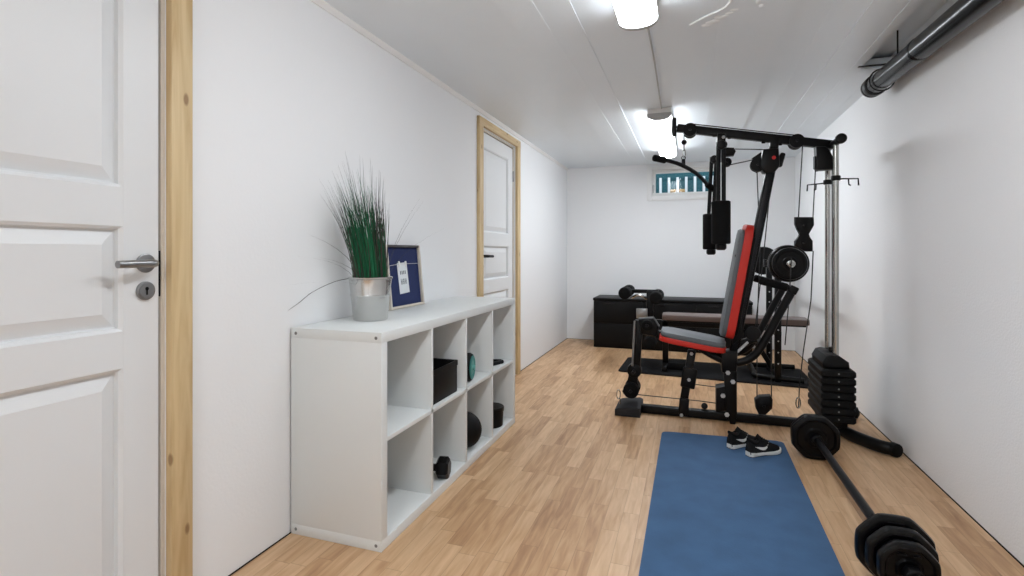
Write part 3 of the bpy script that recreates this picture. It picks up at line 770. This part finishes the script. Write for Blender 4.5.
# seat rail and seat
part(MB().beam(P(647, 331), P(700, 345), .05, .05, (0, 1, 0)).beam(P(698, 344), P(731, 356), .05, .05, (0, 1, 0)), 'seat_rail', 'black')
def pad(pa, pb, nrm, w_, t1, t2, shrink, nm1, nm2, taper=0.0):
    """pad laid along pa-pb; red shell of thickness t1, grey face t2 on the side nrm"""
    pa, pb = V(pa), V(pb); d = (pb-pa); L = d.length; d.normalize(); nrm = V(nrm); nrm = (nrm-d*nrm.dot(d)).normalized()
    def ol(e, r):
        q = rounded([(e, -w_/2+e), (L-e-taper*(e > 0), -w_/2+e), (L-e-taper*(e > 0), w_/2-e), (e, w_/2-e)], r, 7)
        return [pa+d*p.x+V((0, p.y, 0)) for p in q]
    part(MB().prism(ol(0, .07), nrm*t1, .008, 3), nm1, 'red')
    part(MB().prism([p+nrm*(t1-.004) for p in ol(shrink, .06)], nrm*(t2+.004), t2*.55, 3), nm2, 'grey')
pad(P(659.5, 337.5), P(724.5, 350.5), (0, 0, 1), .30, .032, .030, .006, 'seat_shell', 'seat_face')
part(MB().beam(P(668, 341), P(716, 352), .10, .016, (0, 0, 1), .003), 'seat_plate', 'black')
pad(P(732, 337), P(752.5, 226), (-1, 0, 0), .29, .046, .026, .004, 'back_shell', 'back_face', .03)
part(MB().beam(P(735, 334), P(753, 238), .018, .16, (0, 1, 0), .003), 'back_plate', 'plastic')
part(quad([(731, 324), (742, 318), (744, 336), (733, 345)], GY-.07, GY+.07), 'back_bracket', 'plastic')
q = P(737.5, 258, GY-.10); part(MB().cyl(q+V((-.012, 0, 0)), q+V((-.006, 0, .001)), .02, 14), 'pad_badge', 'plastic')
# mast
ma, mb_ = P(733.5, 352), P(770.5, 170)
part(MB().beam(ma, mb_, .054, .055, (0, 1, 0), .008), 'mast', 'black')
part(MB().beam(ma+V((0.0, -.0285, 0)), mb_+V((0, -.0285, 0)), .026, .003, (0, 1, 0), .001), 'mast_strip', 'dsteel')
part(quad([(763, 149), (779, 148), (780, 166), (775, 172), (764, 172), (760, 166)], GY-.05, GY+.05, .008), 'mast_head', 'black')
q = P(774, 157.5, GY-.053); part(MB().cyl(q, q+V((0, .006, 0)), .011, 18), 'badge', 'redlogo')
part(MB().beam(P(773.5, 149), P(774.5, 137), .05, .05, (0, 1, 0)), 'mast_neck', 'black')
part(MB().beam(P(779, 167), P(783, 153), .03, .04, (0, 1, 0), .010), 'handle_hook', 'plastic')
# boom
ba, bz = P(677, 128.2), P(833, 145.2)
part(MB().beam(ba, bz, .050, .046, (0, 1, 0), .006), 'boom', 'black')
def pulley(u, v, y, r, w_, name='pulley_wheel', m='plastic'):
    p = P(u, v, y)
    part(MB().lathe(p-V((0, w_/2, 0)), (0, 1, 0), [(r*.55, 0), (r, .002), (r, w_*.25), (r*.82, w_*.45), (r*.82, w_*.55), (r, w_*.75), (r, w_-.002), (r*.55, w_)], 28), name, m)
    part(MB().cyl(p-V((0, w_/2+.006, 0)), p-V((0, w_/2-.004, 0)), r*.22, 6), 'bolt', 'dsteel')
pulley(690, 130.8, GY, .042, .08); pulley(796, 142, GY, .041, .08)
for u, v in ((714.5, 136), (729.5, 138), (763.5, 142.5), (780, 144.5)):
    p = P(u, v); part(MB().cyl(p+V((0, 0, -.005)), p+V((0, 0, .03)), .012, 12, .003), 'bolt', 'plastic')
gp_ = P(674, 127); part(MB().cyl(gp_+V((0, 0, -.060)), gp_+V((0, 0, .058)), .0155, 16, .006).cyl(gp_+V((-.004, 0, 0)), gp_+V((.03, 0, -.004)), .009, 10), 'boom_tip_post', 'gpad')
# rear top: cross tube, rods, shroud
part(MB().cyl((.792, 3.325, 1.682), (.792, 3.675, 1.682), .020, 20).cyl((.792, 3.300, 1.682), (.792, 3.335, 1.682), .028, 24, .008).cyl((.792, 3.665, 1.682), (.792, 3.700, 1.682), .028, 24, .008), 'rear_cross_tube', 'black')
RX = .790
for y in (3.418, 3.602):
    part(MB().tube([(RX, y, .46), (RX, y, 1.690)], .0155, 18), 'guide_rod', 'chrome')
    part(MB().cyl((RX, y, 1.462), (RX, y, 1.49), .024, 18, .004), 'rod_collar', 'plastic')
for y, sx in ((3.418, 1), (3.602, -1)):
    hk = MB(); hk.tube([(RX, y, 1.472), (RX+sx*.105, y-.02*sx, 1.466), (RX+sx*.107, y-.02*sx, 1.428)], .0045, 8)
    hk.tube([(RX+sx*.06, y-.01*sx, 1.468), (RX+sx*.062, y-.01*sx, 1.436), (RX+sx*.072, y-.01*sx, 1.430)], .004, 8)
    part(hk, 'hook_bar', 'dsteel')
part(quad([(816, 146), (826, 146), (830, 150), (833.5, 157), (834, 169), (817, 170)], GY-.03, GY+.04, .008), 'rear_shroud', 'black')
part(quad([(814.5, 156), (818, 156), (818, 171), (814.5, 168)], GY-.02, GY+.02, .004), 'shroud_tab', 'plastic')
# weight stack
sx0, sx1, sy0, sy1 = .696, .868, 3.318, 3.682
part(MB().box(sx0+.03, sx1-.03, sy0+.05, sy1-.05, .056, .105, .006), 'stack_base', 'plastic')
z = .100; ph = .0422
for k in range(7):
    w1 = MB(); e = .011
    rng = [(0, 0, e), (0, e, e*.0), (0, ph-e*1.4, 0), (0, ph, e)]
    loops = []
    for zz, ins in ((0.0, .006), (.008, 0), (ph-.011, 0), (ph-.002, .008), (ph-.0006, .011)):
        pts = rounded([(sx0+ins, sy0+ins), (sx1-ins, sy0+ins), (sx1-ins, sy1-ins), (sx0+ins, sy1-ins)], .014, 4)
        loops.append([w1.bm.verts.new((p.x, p.y, z+zz)) for p in pts])
    for la, lb in zip(loops, loops[1:]):
        for i in range(len(la)): w1.bm.faces.new((la[i], la[(i+1) % len(la)], lb[(i+1) % len(la)], lb[i]))
    w1.bm.faces.new(loops[0][::-1]); w1.bm.faces.new(loops[-1])
    wp = part(w1, 'stack_plate', 'rubber')
    part(MB().cyl(((sx0+sx1)/2, sy0-.0012, z+.022), ((sx0+sx1)/2, sy0+.004, z+.022), .005, 12), 'pin_hole', 'kgrey', wp)
    z += ph
tp = [(sx0+.018, z), (sx0+.014, z+.030), (sx0+.035, z+.068), (sx0+.06, z+.075), (sx1-.07, z+.070), (sx1-.026, z+.038), (sx1-.022, z)]
part(MB().prism([(p[0], sy0+.035, p[1]) for p in tp], (0, sy1-sy0-.07, 0), .012, 3), 'stack_top_block', 'plastic')
part(MB().cyl((RX, GY, z+.06), (RX, GY, z+.10), .02, 14, .004), 'stack_clevis', 'dsteel')
# press arms: J shaped tubes with handles
Jp = [(700, 347), (714, 355), (727, 360.5), (741, 361), (754, 354), (765, 338), (778, 314), (791.5, 290)]
for dy, nm in ((-.03, 0), (.27, 1)):
    pts = [P(u, v)+V((0, dy, 0)) for u, v in Jp]
    part(MB().tube(pts, (.024 if not nm else .021), 16, 6), 'press_arm', 'black')
    e = pts[-1]; h0 = e+V((.008, 0, .006)); h1 = P(759.5, 280)+V((0, dy, 0))
    part(MB().tube([h0, h1], .014, 14), 'handle_bar', 'black')
    part(MB().cyl(h1+V((-.004, 0, 0)), h1.lerp(h0, .82), .024, 20, .010), 'hand_grip', 'foam')
    part(MB().beam(e+V((-.008, 0, -.018)), e+V((.013, 0, .024)), .05, .05, (0, 1, 0), .008), 'handle_joint', 'black')
part(MB().beam(P(762, 345)+V((0, -.03, 0)), P(762, 345)+V((0, .27, 0)), .035, .035, (0, 0, 1)), 'arm_cross_tube', 'black')
p = P(752.5, 333, GY-.02)
part(MB().lathe(p, (0, -1, 0), [(.026, -.03), (.042, -.028), (.044, -.018), (.037, -.010), (.037, .010), (.044, .018), (.042, .028), (.026, .03)], 28), 'cam_pulley', 'plastic')
part(MB().beam(P(737, 352, GY-.03), P(748, 342, GY-.03), .014, .02, (0, 1, 0), .003), 'adjuster_lever', 'silver')
part(MB().beam(P(740, 344), P(756, 338), .04, .05, (0, 1, 0), .006), 'cam_mount', 'black')
# butterfly arms
hp = P(721, 141.5)
part(MB().beam(P(721.5, 134), P(720.5, 152), .05, .06, (0, 1, 0), .006), 'arm_hanger', 'black')
bolt(723.5, 137, GY-.04, r=.010)
part(MB().tube([(hp.x, 3.24, 1.675), (hp.x, 3.80, 1.675)], .021, 16), 'arm_axle', 'black')
for (y, u0, v0, u1, vt, vb, ve) in ((3.27, 721, 158, 721, 201, 244, 250.5), (3.76, 714, 166, 711, 214, 249.5, 256)):
    top = V((P(u0, v0, y).x, y, 1.675)); tp_ = P(u1, vt, y); bt = P(u1, vb, y); en = P(u1, ve, y)
    for dx_ in (-.0145, .0145):
        part(MB().tube([top+V((dx_, 0, .02)), tp_+V((dx_, 0, -.02))], .0125, 12), 'arm_tube', 'black')
    part(MB().cyl(bt, tp_, .053, 26, .008), 'arm_pad', 'foam')
    part(MB().lathe(bt+V((0, 0, .004)), en-bt, [(.022, 0), (.030, .008), (.030, .030), (.020, .040)], 20), 'arm_cap', 'plastic')
    part(MB().cyl(top+V((0, -.035, 0)), top+V((0, .035, 0)), .026, 22, .005), 'arm_pivot', 'black')
part(quad([(723, 147), (734, 147.5), (736, 151), (734, 155), (723, 156)], GY-.03, GY+.03), 'pulley_block', 'plastic')
pulley(727, 162.5, GY, .026, .05)
pulley(757.5, 165, GY-.01, .042, .05)
part(quad([(752, 158), (764, 150), (766, 168), (756, 173)], GY+.005, GY+.03), 'pulley_mount', 'black')
# leg developer
part(MB().beam(P(639, 320), P(635.5, 374), .055, .045, (0, 1, 0)), 'leg_arm', 'black')
part(MB().tube([P(634.8, 321, GY-.04), P(632.5, 366, GY-.04)], .007, 10), 'leg_rod', 'steel')
part(quad([(638, 319), (653, 318), (659, 327), (656, 337), (641, 334)], GY-.05, GY+.05, .01), 'leg_hinge', 'black')
for u, v, r in ((634.5, 370, .046), (632, 388, .050), (648, 324, .036)):
    c = P(u, v)
    part(MB().tube([c+V((0, -.10, 0)), c+V((0, .10, 0))], .011, 12), 'roller_bar', 'dsteel')
    if r != .046:
        for ya, yb in ((-.085, -.028), (.028, .085)): part(MB().cyl(c+V((0, ya, 0)), c+V((0, yb, 0)), r, 26, .010), 'foam_roller', 'foam')
    else: part(MB().cyl(c+V((0, -.035, 0)), c+V((0, .035, 0)), r, 26, .008), 'leg_pivot', 'plastic')
part(quad([(627.5, 369), (641.5, 369), (638.5, 376), (636, 380), (639.5, 388), (624.5, 388), (628.5, 380), (628.5, 376)], GY-.03, GY+.03, .006), 'leg_bracket', 'plastic')
part(MB().beam(P(623, 392.5), P(630, 389), .03, .03, (0, 1, 0), .008), 'cable_hook', 'plastic')
hkp = P(619, 401)
part(MB().tube([V((hkp.x+.012*math.cos(t), GY-.03, .115+.030*math.sin(t))) for t in [2*PI*k/14 for k in range(15)]], .004, 8), 'carabiner', 'chrome')
part(MB().tube([(hkp.x+.010, GY-.03, .088), (hkp.x+.012, GY-.03, .050)], .004, 8), 'hook_link', 'chrome')
# low pulley, floating pulley, cables
p = P(763.5, 405.5)
part(quad([(755, 400), (760, 396.5), (771, 396), (773, 400), (772.5, 409), (766, 415), (759, 415), (756, 409)], GY-.03, GY+.03, .008), 'low_pulley', 'plastic')
part(MB().cyl(p+V((0, -.036, 0)), p+V((0, -.028, 0)), .010, 12), 'bolt', 'dsteel')
part(quad([(795, 217), (814, 217), (814.3, 225), (811, 231), (807.5, 234), (810, 237), (813, 241), (813, 251.5), (806, 251.5), (795, 246), (795, 241), (799, 236.5), (801.5, 234), (797.5, 230), (795, 224)], GY-.02, GY+.02, .006), 'floating_pulley', 'plastic')
for u, v in ((804.5, 225), (804, 243)): bolt(u, v, GY-.03, r=.007, m='dsteel')
def cable(pts, y=GY, r=.0032, name='cable', m='cable'):
    part(MB().tube([P(*q) if len(q) == 3 else P(q[0], q[1], y) for q in pts], r, 8), name, m)
cable([(693, 124), (740, 129.3), (796, 135.2)]); cable([(802.5, 146), (798.5, 217)]); cable([(815.5, 168), (813, 217)])
cable([(813.2, 251), (811, 300), (803.5, 350), (799.5, 385), (798.5, 408)]); cable([(791.5, 258), (789, 300), (785, 345)])
cable([(735, 149), (763, 149.5)]); cable([(729, 165), (757, 159)])
cable([(771.5, 176), (764.5, 246), (755, 330)]); cable([(757, 171), (760, 248), (757, 330), (757, 398)])
cable([(771, 330), (771.5, 398)]); cable([(632, 394), (700, 401), (722, 404)]); cable([(692, 384), (716, 387)])
cable([(684, 135), (684, 140)], GY); cable([(684, 145), (684, 151)], GY)
cable([(RX, 0, 0)], GY) if False else part(MB().tube([(RX, GY, z+.09), (RX, GY, 1.60)], .0035, 8), 'cable', 'cable')
part(MB().ball(P(684, 142.3), .017), 'cable_stop', 'plastic')
cc = P(684, 153.5)
part(MB().tube([cc+V((.009*math.cos(t), 0, .028*math.sin(t))) for t in [2*PI*k/14 for k in range(15)]], .0032, 8), 'carabiner', 'chrome')
# hanging handle chain at the stack
cq = P(797.5, 402)
part(MB().tube([cq+V((.012*math.cos(t), -.02, .032*math.sin(t))) for t in [2*PI*k/14 for k in range(15)]], .0036, 8), 'carabiner', 'chrome')

# lat bar hanging from the carabiner
hb = P(683.5, 166)
e0 = P(657, 158.5, 3.36); e0b = P(671, 161.5, 3.42); e1 = P(697, 174, 3.62); e2 = P(707, 184, 3.72); e3 = P(711, 187.5, 3.76)
lb = thing('lat_bar', 'bent black pull down bar hanging under the gym boom', 'bar', hb)
MB().tube([e0, e0b, hb, e1, e2, e3], .0125, 14, 5).build('bar_tube', M['dsteel'], lb)
MB().cyl(e0+(e0-e0b)*.25, e0.lerp(e0b, .62), .021, 18, .008).build('hand_grip', M['foam'], lb)
MB().cyl(e2, e3+(e3-e2)*.6, .021, 18, .008).build('hand_grip', M['foam'], lb)
MB().box(hb.x-.011, hb.x+.011, hb.y-.011, hb.y+.011, hb.z-.008, hb.z+.045, .004).tube([hb+V((.012*math.cos(t), 0, .052+.012*math.sin(t))) for t in [2*PI*k/12 for k in range(13)]], .003, 8).build('bar_lug', M['dsteel'], lb)
